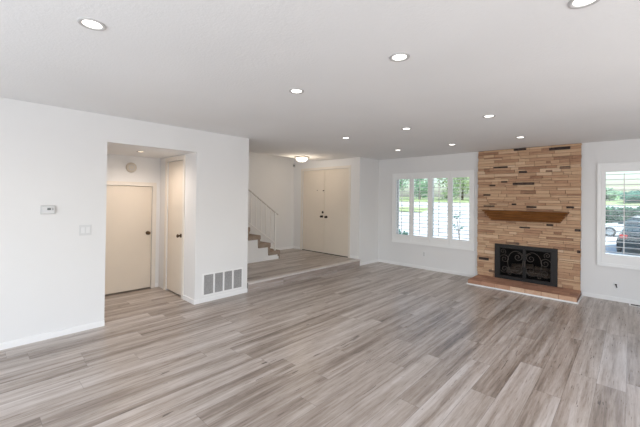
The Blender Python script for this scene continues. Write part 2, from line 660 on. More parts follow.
T = 0.014
base('baseboard_left', XL, XL + T, -2.2, 1.08, 0, 'white baseboard along the left wall near the thermostat')
base('baseboard_vent', XL, XL + T, 2.165, 3.03, 0, 'white baseboard below the return air vent')
base('baseboard_hall_return', -4.775, XL + T, 2.165 - T, 2.165, 0, 'short white baseboard wrapping the hall corner')
base('baseboard_corner', XL, XL + T, YD + 0.012, YF, 0, 'short white baseboard between entry step and window wall')
base('baseboard_front', XL, -2.165, YF - T, YF, 0, 'white baseboard under the left shuttered window')
base('baseboard_window', -0.575, 2.6, YF - T, YF, 0, 'white baseboard under the right shuttered window')
base('baseboard_hall', XB, XB + T, 2.105, 2.165 - T, 0, 'tiny white baseboard in the hall corner')
base('baseboard_entry_back', XE, XE + T, 4.80, YD, ZP, 'white baseboard along the wall behind the stairs')
base('baseboard_entry_front', XE, -6.335, YD - T, YD, ZP, 'white baseboard left of the double doors')
base('baseboard_entry_end', -4.675, XL, YD - T, YD, ZP, 'white baseboard right of the double doors')


# ------------------------------------------------------------------ doors
def casing(name, axis, face, sign, a0, a1, z0, z1, label, w=0.06, mat='casing_paint', d=0.014):
    m = MB()
    f0, f1 = sorted((face, face + sign * d))
    for (u0, u1, w0, w1) in ((a0 - w, a0, z0, z1 + w), (a1, a1 + w, z0, z1 + w), (a0, a1, z1, z1 + w)):
        if axis == 'x':
            m.box(f0, f1, u0, u1, w0, w1)
        else:
            m.box(u0, u1, f0, f1, w0, w1)
    struct(m.build(name, mat), label, 'door casing')


def knob(parent, loc, axis, mat='bronze', name='knob', k=1.0):
    m = MB().lathe([(0, 0), (0.031, 0), (0.031, 0.004), (0.026, 0.008), (0.012, 0.011), (0.011, 0.032), (0.019, 0.036), (0.0265, 0.046),
                    (0.027, 0.054), (0.022, 0.062), (0.010, 0.066), (0, 0.066)], loc, axis, 20)
    return m.build(name, mat, parent)


# low closet door under the stairs
d1 = MB().box(XB - 0.045, XB - 0.008, 1.294, 2.041, 0.018, 1.66, bev=0.002).build('door_1', 'door_paint')
struct(d1, 'low cream slab closet door on the hall back wall', 'door')
knob(d1, (XB - 0.008, 1.985, 0.905), (1, 0, 0))
casing('trim_1', 'x', XB, 1, 1.29, 2.045, 0, 1.665, 'cream casing around the low closet door')
struct(MB().box(XB - 0.9, XB - 0.058, 0.9, 1.0, 0, 1.0).build('wall_under_stairs', 'soot_and_shade'), 'closet wall under the stairs, coloured dark for shade', 'wall')  # near-black colour stands in for the closet's darkness behind the door gap
# narrow side door
d2 = MB().box(-5.416, -4.844, 2.178, 2.213, 0.022, 2.05, bev=0.002).build('door_2', 'door_paint')
struct(d2, 'narrow cream slab door on the right side of the hall', 'door')
knob(d2, (-4.925, 2.178, 0.915), (0, -1, 0))
casing('trim_2', 'y', 2.165, -1, -5.42, -4.84, 0, 2.055, 'cream casing around the narrow hall door')
# double entry doors
XM = -5.505
d3 = MB().box(-6.27, XM - 0.003, YD + 0.012, YD + 0.052, ZP + 0.014, 2.21, bev=0.002).build('door_3', 'door_paint')
struct(d3, 'left cream slab leaf of the double entry doors, with deadbolt', 'door')
d4 = MB().box(XM + 0.003, -4.74, YD + 0.012, YD + 0.052, ZP + 0.014, 2.21, bev=0.002).build('door_4', 'door_paint')
struct(d4, 'right cream slab leaf of the double entry doors', 'door')
knob(d3, (XM - 0.075, YD + 0.012, 1.052), (0, -1, 0), 'dark_bronze')
knob(d4, (XM + 0.075, YD + 0.012, 1.046), (0, -1, 0), 'dark_bronze')
MB().lathe([(0, 0), (0.03, 0), (0.028, 0.012), (0.02, 0.016), (0, 0.016)], (XM - 0.055, YD + 0.012, 1.157), (0, -1, 0)).box(
    XM - 0.059, XM - 0.051, YD - 0.018, YD - 0.004, 1.145, 1.169).build('deadbolt', 'dark_bronze', d3)
MB().box(XM - 0.05, XM - 0.008, YD + 0.0, YD + 0.012, 1.68, 1.705).build('door_latch', 'dark_bronze', d3)
MB().lathe([(0, 0), (0.011, 0), (0.011, 0.004), (0, 0.006)], (-5.755, YD + 0.012, 1.70), (0, -1, 0), 12).build('peephole', 'bronze', d3)
MB().box(XM - 0.014, XM + 0.002, YD + 0.004, YD + 0.0125, ZP + 0.014, 2.21).build('astragal', 'door_paint', d3)
MB().box(-6.275, -4.735, YD + 0.004, YD + 0.14, ZP - 0.001, ZP + 0.0125).build('door_sill', 'dark_bronze', d3)
casing('trim_3', 'y', YD, -1, -6.275, -4.735, ZP, 2.215, 'pale casing around the double entry doors', w=0.055)

# ------------------------------------------------------------------ staircase
RUN, RISE, Y0, N = 0.27, 0.185, 4.78, 14
st = thing('staircase', (XE + 0.45, 4.6, ZP), 'carpeted beige staircase rising left behind the vent wall', 'staircase')
core, car = MB(), MB()
for i in range(N):
    ya, yb = Y0 - 0.03 - i * RUN, Y0 - 0.03 - (i + 1) * RUN
    z1 = ZP + RISE * (i + 1)
    x1 = XB if yb > 3.03 else XB - 0.065
    core.box(XE, x1 - 0.02, yb, ya - 0.03, ZP if i < 6 else max(ZP, z1 - 0.5), z1 - 0.08)
    # carpet wrap: tread with nosing, riser
    xo = 0.012 if yb > 3.03 else -0.002
    car.box(XE, x1 + xo, yb - 0.03, ya + 0.03, z1 - 0.092, z1, bev=0.012)
    car.box(XE, x1 + xo, ya - 0.05, ya + 0.004, z1 - RISE - 0.03 * (i > 0), z1 - 0.080)
core.build('stair_core', 'trim_paint', st)
car.build('stair_carpet', 'stair_carpet', st)
# white stepped skirt on the open side
sk = []
for i in range(6):
    ya, yb = Y0 - 0.075 - i * RUN, Y0 - 0.075 - (i + 1) * RUN
    z1 = ZP + RISE * (i + 1) - 0.086
    sk += [(ya, z1), (yb, z1)]
poly = [(Y0 - 0.075, ZP)] + sk + [(sk[-1][0], ZP)]
MB().prism(poly, 'x', XB - 0.02, XB + 0.004).build('side_skirt', 'trim_paint', st)
MB().box(XB + 0.004, XB + 0.016, 3.05, Y0 - 0.06, ZP, ZP + 0.06).build('skirt_base', 'trim_paint', st)

rl = thing('stair_railing', (XB - 0.04, 4.655, ZP + RISE), 'thin white metal railing with slim balusters on the staircase', 'railing')
xr = XB - 0.04
SL = RISE / RUN
hr = lambda y: 1.175 + (4.655 - y) * SL * 1.0
br = lambda y: 0.50 + (4.655 - y) * SL
MB().box(xr - 0.017, xr + 0.017, 4.638, 4.672, ZP + RISE - 0.002, hr(4.655) - 0.005, bev=0.003).build('newel_post', 'rail_paint', rl)
m = MB()
ya, yb = 4.73, 3.16
m.hexa([(xr - 0.016, ya, hr(ya) - 0.009), (xr + 0.016, ya, hr(ya) - 0.009), (xr + 0.016, ya, hr(ya) + 0.009), (xr - 0.016, ya, hr(ya) + 0.009),
        (xr - 0.016, yb, hr(yb) - 0.009), (xr + 0.016, yb, hr(yb) - 0.009), (xr + 0.016, yb, hr(yb) + 0.009), (xr - 0.016, yb, hr(yb) + 0.009)])
m.build('handrail', 'handrail_paint', rl)
m = MB()
ya = 4.655
m.hexa([(xr - 0.012, ya, br(ya) - 0.012), (xr + 0.012, ya, br(ya) - 0.012), (xr + 0.012, ya, br(ya) + 0.012), (xr - 0.012, ya, br(ya) + 0.012),
        (xr - 0.012, yb, br(yb) - 0.012), (xr + 0.012, yb, br(yb) - 0.012), (xr + 0.012, yb, br(yb) + 0.012), (xr - 0.012, yb, br(yb) + 0.012)])
m.build('bottom_rail', 'rail_paint', rl)
for k in range(11):
    y = 4.655 - 0.128 * (k + 1)
    MB().box(xr - 0.007, xr + 0.007, y - 0.007, y + 0.007, br(y), hr(y) - 0.008).build('baluster', 'rail_paint', rl)


# ------------------------------------------------------------------ windows and shutters
def window(idx, win, label):
    x0, x1, z0, z1 = win
    root = thing('window_%d' % idx, ((x0 + x1) / 2, YF + 0.1, z0), label, 'window', None, 'structure')
    m = MB()
    for (a, b, c, d) in ((x0, x1, z0, z0 + 0.04), (x0, x1, z1 - 0.04, z1), (x0, x0 + 0.04, z0 + 0.04, z1 - 0.04), (x1 - 0.04, x1, z0 + 0.04, z1 - 0.04),
                         ((x0 + x1) / 2 - 0.018, (x0 + x1) / 2 + 0.018, z0 + 0.04, z1 - 0.04)):
        m.box(a, b, YF + 0.095, YF + 0.135, c, d)
    m.build('window_frame', 'trim_paint', root)
    MB().box(x0 + 0.02, x1 - 0.02, YF + 0.112, YF + 0.118, z0 + 0.02, z1 - 0.02).build('window_pane', 'window_glass', root)


window(1, WIN1, 'bright window behind the four-panel shutters left of fireplace')
window(2, WIN2, 'bright window behind the shutters right of fireplace')


def shutters(win, panels, label, tilt=0.0):
    x0, x1, z0, z1 = win
    root = thing('plantation_shutters', ((x0 + x1) / 2, YF, z0 - 0.048), label, 'shutters', 'white plantation shutters on the far wall')
    m = MB()
    o_ = 0.048
    for (a, b, c, d) in ((x0 - o_, x1 + o_, z0 - o_, z0), (x0 - o_, x1 + o_, z1, z1 + o_), (x0 - o_, x0, z0, z1), (x1, x1 + o_, z0, z1)):
        m.box(a, b, YF - 0.028, YF, c, d)
    for (a, b, c, d) in ((x0 - o_, x1 + o_, z0 - o_, z0 - o_ + 0.018), (x0 - o_, x1 + o_, z1 + o_ - 0.018, z1 + o_),
                         (x0 - o_, x0 - o_ + 0.018, z0 - o_ + 0.018, z1 + o_ - 0.018), (x1 + o_ - 0.018, x1 + o_, z0 - o_ + 0.018, z1 + o_ - 0.018)):
        m.box(a, b, YF - 0.036, YF - 0.028, c, d)
    m.build('shutter_frame', 'shutter_paint', root)
    w = (x1 - x0) / panels
    for p in range(panels):
        a, b = x0 + p * w + 0.002, x0 + (p + 1) * w - 0.002
        st_, top, bot = 0.048, 0.09, 0.14
        m = MB()
        ya, yb = YF - 0.022, YF + 0.006
        m.box(a, a + st_, ya, yb, z0, z1)
        m.box(b - st_, b, ya, yb, z0, z1)
        m.box(a + st_, b - st_, ya, yb, z1 - top, z1)
        m.box(a + st_, b - st_, ya, yb, z0, z0 + bot)
        pn = m.build('shutter_panel', 'shutter_paint', root)
        lo, hi = z0 + bot, z1 - top
        n = round((hi - lo) / 0.0765)
        s = (hi - lo) / n
        m = MB()
        for k in range(n):
            zc = lo + s * (k + 0.5)
            pts = []
            hw, ht = 0.038, 0.0055
            for j in range(10):
                an = 2 * math.pi * j / 10
                u, v = hw * math.cos(an), ht * math.sin(an)
                t_ = math.radians(tilt)
                pts.append((YF - 0.008 + u * math.cos(t_) - v * math.sin(t_), zc + u * math.sin(t_) + v * math.cos(t_)))
            m.prism(pts, 'x', a + st_ - 0.002, b - st_ + 0.002)
        m.build('louvers', 'shutter_paint', pn)
        xc = (a + b) / 2
        MB().box(xc - 0.006, xc + 0.006, YF - 0.062, YF - 0.050, lo + 0.03, hi - 0.03).build('tilt_rod', 'shutter_paint', pn)


shutters(WIN1, 4, 'wide white plantation shutters with four louvered panels, left of fireplace')
shutters(WIN2, 2, 'white plantation shutters cut off by the photo edge, right of fireplace')

# ------------------------------------------------------------------ fireplace
rnd = random.Random(7)
FX0, FX1, YS = -2.155, -0.578, 6.675
OX0, OX1, OZ0, OZ1 = -1.80, -0.91, 0.088, 0.695      # firebox opening
fp = thing('fireplace', ((FX0 + FX1) / 2, YS, 0), 'tan ledger stone fireplace running from floor to ceiling between the windows', 'fireplace')
m = MB()
m.grid_wall('y', YS + 0.028, YF, (FX0 + 0.012, FX1 - 0.012), (0.0, H), [(OX0, OX1, OZ0, OZ1)])
for f in m.bm.faces:
    f[m.tone] = 0.12
z = 0.085


def stone(xa, xb, za, zb, tone, dep):
    g = 0.0016
    m.box(xa + g, xb - g, YS + dep, YS + 0.034, za + g, zb - g, tone, 0.003)


darks = [(-1.538, -1.347, 2.413, 0.036), (-1.01, -0.727, 2.378, 0.044), (-1.871, -1.637, 2.113, 0.026), (-1.458, -1.334, 2.012, 0.036),
         (-1.55, -1.223, 1.805, 0.042), (-1.739, -1.641, 1.844, 0.026), (-1.935, -1.838, 1.78, 0.026), (-2.038, -1.921, 1.603, 0.026),
         (-2.036, -1.853, 1.395, 0.023), (-1.564, -1.492, 1.438, 0.031), (-1.335, -1.184, 1.397, 0.029), (-0.772, -0.672, 1.405, 0.031),
         (-1.44, -1.28, 1.034, 0.025), (-1.042, -0.945, 1.103, 0.031), (-0.661, -0.585, 1.04, 0.036), (-2.116, -1.942, 0.399, 0.045),
         (-0.628, -0.585, 0.699, 0.042)]
greys = [(-0.864, -0.725, 2.057, 0.042, .17), (-1.053, -0.989, 2.158, 0.042, .27), (-1.932, -1.836, 1.437, 0.031, .2), (-1.057, -0.964, 2.01, 0.031, .2),
         (-2.035, -1.943, 2.07, 0.062, .24), (-1.265, -1.107, 1.903, 0.042, .29), (-1.655, -1.444, 0.743, 0.036, .16), (-1.934, -1.83, 0.185, 0.042, .16)]
spec = [(a, b, c - h / 2, c + h / 2, .04, -.006) for a, b, c, h in darks] + [(a, b, c - h / 2, c + h / 2, t_, -.005) for a, b, c, h, t_ in greys]
while z < H - 0.004:
    h = rnd.choice([0.038, 0.046, 0.054, 0.062])
    if z + h > H - 0.02:
        h = H - 0.003 - z
    x = FX0 + rnd.uniform(0, 0.012)
    xe = FX1 - rnd.uniform(0, 0.014)
    while x < xe - 0.001:
        w = rnd.uniform(0.10, 0.42)
        if x + w > xe - 0.07:
            w = xe - x
        xa, xb = x, x + w
        x += w
        tone = min(0.95, max(0.26, rnd.gauss(0.55, 0.15)))
        dep = rnd.uniform(0.0, 0.022)
        if z < OZ1 and z + h > OZ0 - 0.001 and xb > OX0 and xa < OX1:
            if z + h > OZ1 + 0.012:
                stone(xa, xb, OZ1, z + h, tone, dep)
                continue
            if xa < OX0 - 0.02:
                stone(xa, OX0, z, z + h, tone, dep)
            if xb > OX1 + 0.02:
                stone(OX1, xb, z, z + h, tone, dep)
            continue
        if rnd.random() < 0.28:
            q = rnd.uniform(0.4, 0.6)
            stone(xa, xb, z, z + h * q, tone, dep)
            stone(xa, xb, z + h * q, z + h, min(0.95, max(0.26, rnd.gauss(0.55, 0.15))), rnd.uniform(0.0, 0.022))
        else:
            stone(xa, xb, z, z + h, tone, dep)
    z += h
for a, b, c, d, t_, dep in spec:
    m.box(a, b, YS + dep, YS + 0.03, c, d, t_, 0.003)
m.build('stone_facing', 'ledger_stone', fp)
# firebox lining
m = MB()
yb_ = YF + 0.42
m.box(OX0 - 0.02, OX0 + 0.004, YS + 0.05, yb_, OZ0, OZ1)
m.box(OX1 - 0.004, OX1 + 0.02, YS + 0.05, yb_, OZ0, OZ1)
m.box(OX0, OX1, yb_, yb_ + 0.05, OZ0 - 0.02, OZ1 + 0.02)
m.box(OX0, OX1, YS + 0.05, yb_, OZ1 - 0.004, OZ1 + 0.02)
m.box(OX0, OX1, YS + 0.05, yb_, OZ0 - 0.02, OZ0 + 0.004)
m.build('firebox', 'soot_and_shade', fp)

# mantel
m = MB()
xc = -1.366
zs = [1.324, 1.300, 1.288, 1.258, 1.246, 1.213, 1.201, 1.174, 1.162, 1.146]
layers = []
for k in range(len(zs) - 1):
    q = (1.324 - zs[k]) / 0.178
    cut = 0.020 if k % 2 else 0.0           # shallow grooves between the mouldings
    layers.append((zs[k], zs[k + 1], 0.640 - 0.118 * q - cut, 0.205 - 0.130 * q - cut))
for k, (zt, zb, hw, dp) in enumerate(layers):
    nx = (hw - 0.118 * (zt - zb) / 0.178, dp - 0.130 * (zt - zb) / 0.178)
    tw, td = hw, dp
    bw, bd = hw - (hw - nx[0]), dp - (dp - nx[1])
    ys = YS + 0.012
    m.hexa([(xc - bw, ys, zb), (xc + bw, ys, zb), (xc + bw, YS - bd, zb), (xc - bw, YS - bd, zb),
            (xc - tw, ys, zt), (xc + tw, ys, zt), (xc + tw, YS - td, zt), (xc - tw, YS - td, zt)])
mt = m.build('mantel_shelf', 'mantel_wood')
tag(mt, 'brown stepped wooden mantel shelf with angled ends on the stone fireplace', 'mantel')

# hearth
HX0, HX1, HY = -2.125, -0.575, 6.125
ht = thing('hearth', ((HX0 + HX1) / 2, HY, 0), 'low reddish brick hearth with white trim in front of the fireplace', 'hearth')
m = MB()
m.box(HX0 + 0.01, HX1 - 0.01, HY + 0.01, YS + 0.02, 0, 0.078, 0.35)
nb = 7
tones = [0.12, 0.22, 0.30, 0.62, 0.52, 0.56, 0.48]
for k in range(nb):
    a, b = HX0 + (HX1 - HX0) * k / nb, HX0 + (HX1 - HX0) * (k + 1) / nb
    # front bricks
    m.box(a + 0.003, b - 0.003, HY, HY + 0.03, 0.012, 0.085, min(1, tones[k] + 0.36), 0.004)
for r in range(5):
    ya, yb2 = HY + 0.03 + r * 0.107, HY + 0.03 + (r + 1) * 0.107
    for k in range(nb + 1):
        sh = (HX1 - HX0) / nb * (0.5 if r % 2 else 0.0)
        a = max(HX0, HX0 + (HX1 - HX0) * k / nb - sh)
        b = min(HX1, HX0 + (HX1 - HX0) * (k + 1) / nb - sh)
        if b - a > 0.02:
            m.box(a + 0.002, b - 0.002, ya + 0.002, min(yb2, YS + 0.02) - 0.002, 0.06, 0.086, rnd.uniform(0.30, 0.62), 0.003)
m.build('brick_slab', 'hearth_brick', ht)
m = MB()
for (a, b, c, d) in ((HX0 - 0.016, HX1 + 0.016, HY - 0.016, HY), (HX0 - 0.016, HX0, HY, YF - 0.014), (HX1, HX1 + 0.016, HY, YF - 0.014)):
    m.box(a, b, c, d, 0, 0.024, bev=0.004)
m.build('hearth_trim', 'trim_paint', ht)

# fireplace screen
SX0, SX1, SZ0, SZ1 = -1.829, -0.882, 0.09, 0.712
ysf = YS - 0.010
fs = thing('fireplace_screen', ((SX0 + SX1) / 2, ysf, SZ0), 'black iron fireplace screen with two scrollwork doors', 'fireplace screen')
m = MB()
fwid = 0.07
for (a, b, c, d) in ((SX0, SX1, SZ1 - 0.045, SZ1), (SX0, SX1, SZ0, SZ0 + 0.04), (SX0, SX0 + fwid, SZ0 + 0.04, SZ1 - 0.045), (SX1 - fwid, SX1, SZ0 + 0.04, SZ1 - 0.045)):
    m.box(a, b, ysf - 0.022, ysf + 0.012, c, d, bev=0.003)
m.build('screen_frame', 'black_iron', fs)


def spiral(cx, cz, r0, a0, turns, sgn, yy, n=34, k=0.86):
    out = []
    for i in range(n + 1):
        t_ = i / n
        a = a0 + sgn * turns * 2 * math.pi * t_
        r = r0 * (1 - k * t_)
        out.append((cx + r * math.cos(a), yy, cz + r * math.sin(a)))
    return out


for side in (-1, 1):
    xm = (SX0 + SX1) / 2
    a, b = (SX0 + fwid, xm - 0.002) if side < 0 else (xm + 0.002, SX1 - fwid)
    c, d = SZ0 + 0.042, SZ1 - 0.047
    m = MB()
    for (p, q, r, s) in ((a, b, d - 0.02, d), (a, b, c, c + 0.02), (a, a + 0.022, c + 0.02, d - 0.02), (b - 0.022, b, c + 0.02, d - 0.02)):
        m.box(p, q, ysf - 0.030, ysf - 0.008, r, s, bev=0.002)
    dr = m.build('screen_door', 'black_iron', fs)
    MB().box(a + 0.01, b - 0.01, ysf - 0.012, ysf - 0.010, c + 0.01, d - 0.01).build('mesh_panel', 'wire_mesh', dr)
    # scrollwork (mirrored for the right leaf)
    m = MB()
    cx0 = (a + b) / 2
    yy = ysf - 0.022
    mir = lambda pts: [(cx0 + (p[0] - cx0) * (-side), p[1], p[2]) for p in pts]
    ww, hh = b - a, d - c
    PI = math.pi
    # written for the left leaf: inner (centre) stile is at +x
    ci = a + ww * 0.70, c + hh * 0.52
    big = [(ci[0] + 0.135 * math.cos(t_), yy, ci[1] + 0.2 * math.sin(t_)) for t_ in [PI * (0.18 + 1.64 * i / 40) for i in range(41)]]
    sets = [big,
            spiral(a + ww * 0.76, c + hh * 0.70, 0.075, PI * 0.5, 1.5, -1, yy),
            spiral(a + ww * 0.76, c + hh * 0.32, 0.075, -PI * 0.5, 1.5, 1, yy),
            spiral(a + ww * 0.24, c + hh * 0.60, 0.080, PI * 0.9, 1.6, -1, yy),
            spiral(a + ww * 0.24, c + hh * 0.26, 0.070, PI * 1.1, 1.6, 1, yy),
            spiral(a + ww * 0.17, c + hh * 0.85, 0.050, -PI * 0.3, 1.4, 1, yy),
            spiral(a + ww * 0.46, c + hh * 0.14, 0.040, PI * 0.2, 1.3, 1, yy)]
    for s_ in sets:
        pts = s_ if side < 0 else [(a + b - p[0], p[1], p[2]) for p in s_]
        m.tube(pts, 0.0042, 6)
    m.build('scrollwork', 'iron_scroll', dr)
    hx = b - 0.012 if side < 0 else a + 0.012
    hz = (c + d) / 2
    MB().tube([(hx, ysf - 0.030, hz + 0.05), (hx, ysf - 0.055, hz + 0.04), (hx, ysf - 0.055, hz - 0.04), (hx, ysf - 0.030, hz - 0.05)], 0.006, 8).build('handle', 'iron_scroll', dr)

# grate and logs behind the screen
g = MB()
for k in range(6):
    x = -1.66 + k * 0.12
    g.tube([(x, 6.80, 0.165), (x, 6.83, 0.15), (x, 7.02, 0.15), (x, 7.05, 0.20)], 0.008, 6)
for y in (6.86, 7.0):
    g.tube([(-1.70, y, 0.142), (-1.02, y, 0.142)], 0.008, 6)
for x in (-1.62, -1.10):
    for y in (6.86, 7.0):
        g.tube([(x, y, 0.142), (x, y, 0.091)], 0.008, 6)
tag(g.build('fire_grate', 'black_iron'), 'black iron grate carrying the logs inside the fireplace', 'grate')


def log(p0, p1, r, label):
    a, b = Vector(p0), Vector(p1)
    R_ = random.Random(hash(label) % 1000 if False else len(label))
    pts = [a.lerp(b, i / 8) + Vector((0, R_.uniform(-.008, .008), R_.uniform(-.004, .006))) for i in range(9)]
    lo = MB().tube(pts, r, 14, r_end=r * 0.85).build('fire_log', 'log_wood')
    tag(lo, label, 'log', 'logs on the fireplace grate')


log((-1.68, 6.88, 0.215), (-1.38, 6.90, 0.212), 0.055, 'grey-brown log at the left of the grate behind the left screen door')
log((-1.34, 6.88, 0.215), (-1.02, 6.90, 0.215), 0.055, 'grey-brown log at the right of the grate behind the right screen door')
log((-1.62, 7.02, 0.275), (-1.28, 6.93, 0.325), 0.050, 'upper slanted log behind the left screen door')
log((-1.00, 7.02, 0.275), (-1.26, 6.96, 0.300), 0.040, 'upper slanted log behind the right screen door')

# ------------------------------------------------------------------ wall fittings
t = thing('thermostat', (XL, 0.555, 1.35), 'small white rectangular thermostat with grey display on the left wall', 'thermostat')
MB().box(XL, XL + 0.006, 0.494, 0.616, 1.302, 1.394, bev=0.002).build('back_plate', 'plastic_grey', t)
MB().box(XL + 0.006, XL + 0.028, 0.500, 0.610, 1.308, 1.388, bev=0.006).build('housing', 'plate_white', t)
MB().box(XL + 0.0275, XL + 0.030, 0.545, 0.575, 1.346, 1.368).build('display', 'lcd', t)
MB().box(XL + 0.0275, XL + 0.031, 0.588, 0.594, 1.344, 1.368).build('button', 'lcd', t)

t = thing('light_switch', (XL, 0.882, 1.115), 'white double rocker light switch beside the hall opening', 'light switch')
MB().box(XL, XL + 0.006, 0.825, 0.938, 1.058, 1.174, bev=0.002).build('wall_plate', 'plate_white', t)
for y in (0.858, 0.905):
    MB().hexa([(XL + 0.005, y - 0.017, 1.083), (XL + 0.005, y + 0.017, 1.083), (XL + 0.005, y + 0.017, 1.149), (XL + 0.005, y - 0.017, 1.149),
               (XL + 0.008, y - 0.017, 1.083), (XL + 0.008, y + 0.017, 1.083), (XL + 0.012, y + 0.017, 1.149), (XL + 0.012, y - 0.017, 1.149)]).build('rocker', 'plastic_white', t)

t = thing('return_air_vent', (XL, 2.61, 0.10), 'white return air grille with four louvered sections low on the left wall', 'vent')
VY0, VY1, VZ0, VZ1 = 2.298, 2.922, 0.105, 0.385
m = MB()
fr = 0.022
div = [VY0 + (VY1 - VY0) * k / 4 for k in range(5)]
m.box(XL, XL + 0.008, VY0 - fr, VY1 + fr, VZ1, VZ1 + fr)
m.box(XL, XL + 0.008, VY0 - fr, VY1 + fr, VZ0 - fr, VZ0)
m.box(XL, XL + 0.008, VY0 - fr, VY0, VZ0, VZ1)
m.box(XL, XL + 0.008, VY1, VY1 + fr, VZ0, VZ1)
for k in (1, 2, 3):
    m.box(XL, XL + 0.008, div[k] - 0.013, div[k] + 0.013, VZ0, VZ1)
m.build('vent_frame', 'trim_paint', t)
MB().box(XL + 0.0005, XL + 0.0015, VY0, VY1, VZ0, VZ1).build('vent_backing', 'dark_slot', t)
for k in range(4):
    a = div[k] + (0.013 if k else 0)
    b = div[k + 1] - (0.013 if k < 3 else 0)
    m = MB()
    n = 18
    s = (VZ1 - VZ0) / n
    for j in range(n):
        z0_ = VZ0 + j * s
        m.hexa([(XL + 0.002, a, z0_ + s * 0.62), (XL + 0.002, b, z0_ + s * 0.62), (XL + 0.007, b, z0_ + s * 0.05), (XL + 0.007, a, z0_ + s * 0.05),
                (XL + 0.002, a, z0_ + s * 0.82), (XL + 0.002, b, z0_ + s * 0.82), (XL + 0.008, b, z0_ + s * 0.2), (XL + 0.008, a, z0_ + s * 0.2)])
    m.build('vent_louvers', 'vent_metal', t)


def outlet(name, x, z, label, cat, coax=False):
    t = thing(name, (x, YF, z), label, cat)
    MB().box(x - 0.036, x + 0.036, YF - 0.005, YF, z - 0.058, z + 0.058, bev=0.0018).build('cover_plate', 'plastic_white', t)
    if coax:
        MB().lathe([(0, 0), (0.012, 0), (0.012, 0.004), (0.008, 0.005), (0.008, 0.026), (0, 0.026)], (x, YF - 0.005, z + 0.012), (0, -1, 0), 12).tube(
            [(x, YF - 0.03, z + 0.012), (x + 0.006, YF - 0.034, z - 0.004), (x + 0.010, YF - 0.016, z - 0.028)], 0.006, 8).build('cable_jack', 'dark_slot', t)
    else:
        for dz in (-0.021, 0.021):
            MB().lathe([(0, 0), (0.017, 0), (0.016, 0.003), (0, 0.003)], (x, YF - 0.005, z + dz), (0, -1, 0), 16).build('socket', 'plastic_grey', t)


outlet('wall_outlet', -3.253, 0.327, 'white wall outlet under the left shuttered window', 'outlet')
outlet('cable_outlet', -0.165, 0.236, 'white cable plate with dark jack under the right shuttered window', 'cable outlet', True)

t = tag(MB().lathe([(0, 0), (0.075, 0), (0.078, 0.006), (0.076, 0.022), (0.062, 0.034), (0.030, 0.037), (0, 0.037)], (XB, 1.722, 1.95), (1, 0, 0), 28).build('door_chime', 'plastic_cream'),
        'round cream wall chime above the low hall door', 'door chime')
MB().lathe([(0.034, 0), (0.044, 0), (0.044, 0.003), (0.034, 0.003)], (XB + 0.036, 1.722, 1.95), (1, 0, 0), 24).build('grille_ring', 'plastic_grey', t)

t = thing('motion_sensor', (XE + 0.03, YD - 0.03, 2.38), 'small grey motion sensor in the entry corner near the ceiling', 'sensor')
MB().box(XE, XE + 0.055, YD - 0.055, YD, 2.33, 2.425, bev=0.010).build('sensor_body', 'plastic_grey', t)
MB().lathe([(0, 0), (0.02, 0), (0.014, 0.01), (0, 0.014)], (XE + 0.048, YD - 0.052, 2.365), (0.7, -0.7, -0.2), 12).build('sensor_lens', 'lcd', t)

t = thing('floor_register', (0.10, 6.62, 0), 'small white floor register at the far right edge by the baseboard', 'floor vent')
MB().box(-0.02, 0.28, 6.60, 6.70, 0.0, 0.006, bev=0.002).build('register_frame', 'trim_paint', t)
MB().box(0.0, 0.26, 6.615, 6.685, 0.006, 0.0065).build('register_slots', 'dark_slot', t)


# ------------------------------------------------------------------ ceiling lights
def downlight(x, y, label, z=H, r=0.066, glow='bulb_white', power=5.0, col=(1.0, 0.95, 0.88), group='recessed downlights', cone=125):
    t = thing('recessed_downlight', (x, y, z), label, 'downlight', group)
    MB().lathe([(r * 0.68, 0.0), (r * 0.68, -0.002), (r * 0.84, -0.007), (r * 0.97, -0.006), (r, -0.002), (r, 0.0)], (x, y, z), (0, 0, 1), 28).build('trim_ring', 'trim_ring', t)
    MB().lathe([(0, -0.0015), (r * 0.68, -0.0015), (r * 0.68, -0.0005), (0, -0.0005)], (x, y, z), (0, 0, 1), 24).build('lens', glow, t)
    lamp('downlight_lamp', 'SPOT', (0, 0, -0.02), (0, 0, -1), power, col, parent=t, spot_size=math.radians(cone), spot_blend=0.9, shadow_soft_size=0.05)
    return t


downlight(-2.145, 0.441, 'large downlight at upper left, above the thermostat wall')
downlight(-0.160, 1.945, 'downlight cut off by the top edge of the photo')
downlight(-1.113, 1.923, 'large downlight right of the photo centre, nearest row')
downlight(-2.134, 1.943, 'mid-sized downlight at photo centre, between left wall and large downlight')
downlight(-3.204, 3.955, 'downlight nearest the entry, in front of the double doors')
downlight(-2.169, 3.945, 'downlight in the middle of the second row from the fireplace')
downlight(-1.152, 3.935, 'second-row downlight furthest right, in front of the fireplace')
downlight(-3.231, 5.566, 'small downlight near the far left room corner')
downlight(-2.208, 5.571, 'small downlight in front of the left shuttered window')
downlight(-1.193, 5.545, 'small downlight closest to the stone fireplace')
downlight(-5.03, 1.635, 'warm downlight in the lowered ceiling of the small hall', 2.13, 0.055, 'bulb_warm', 36.0, (1.0, 0.86, 0.75), 'hall lights', 172)

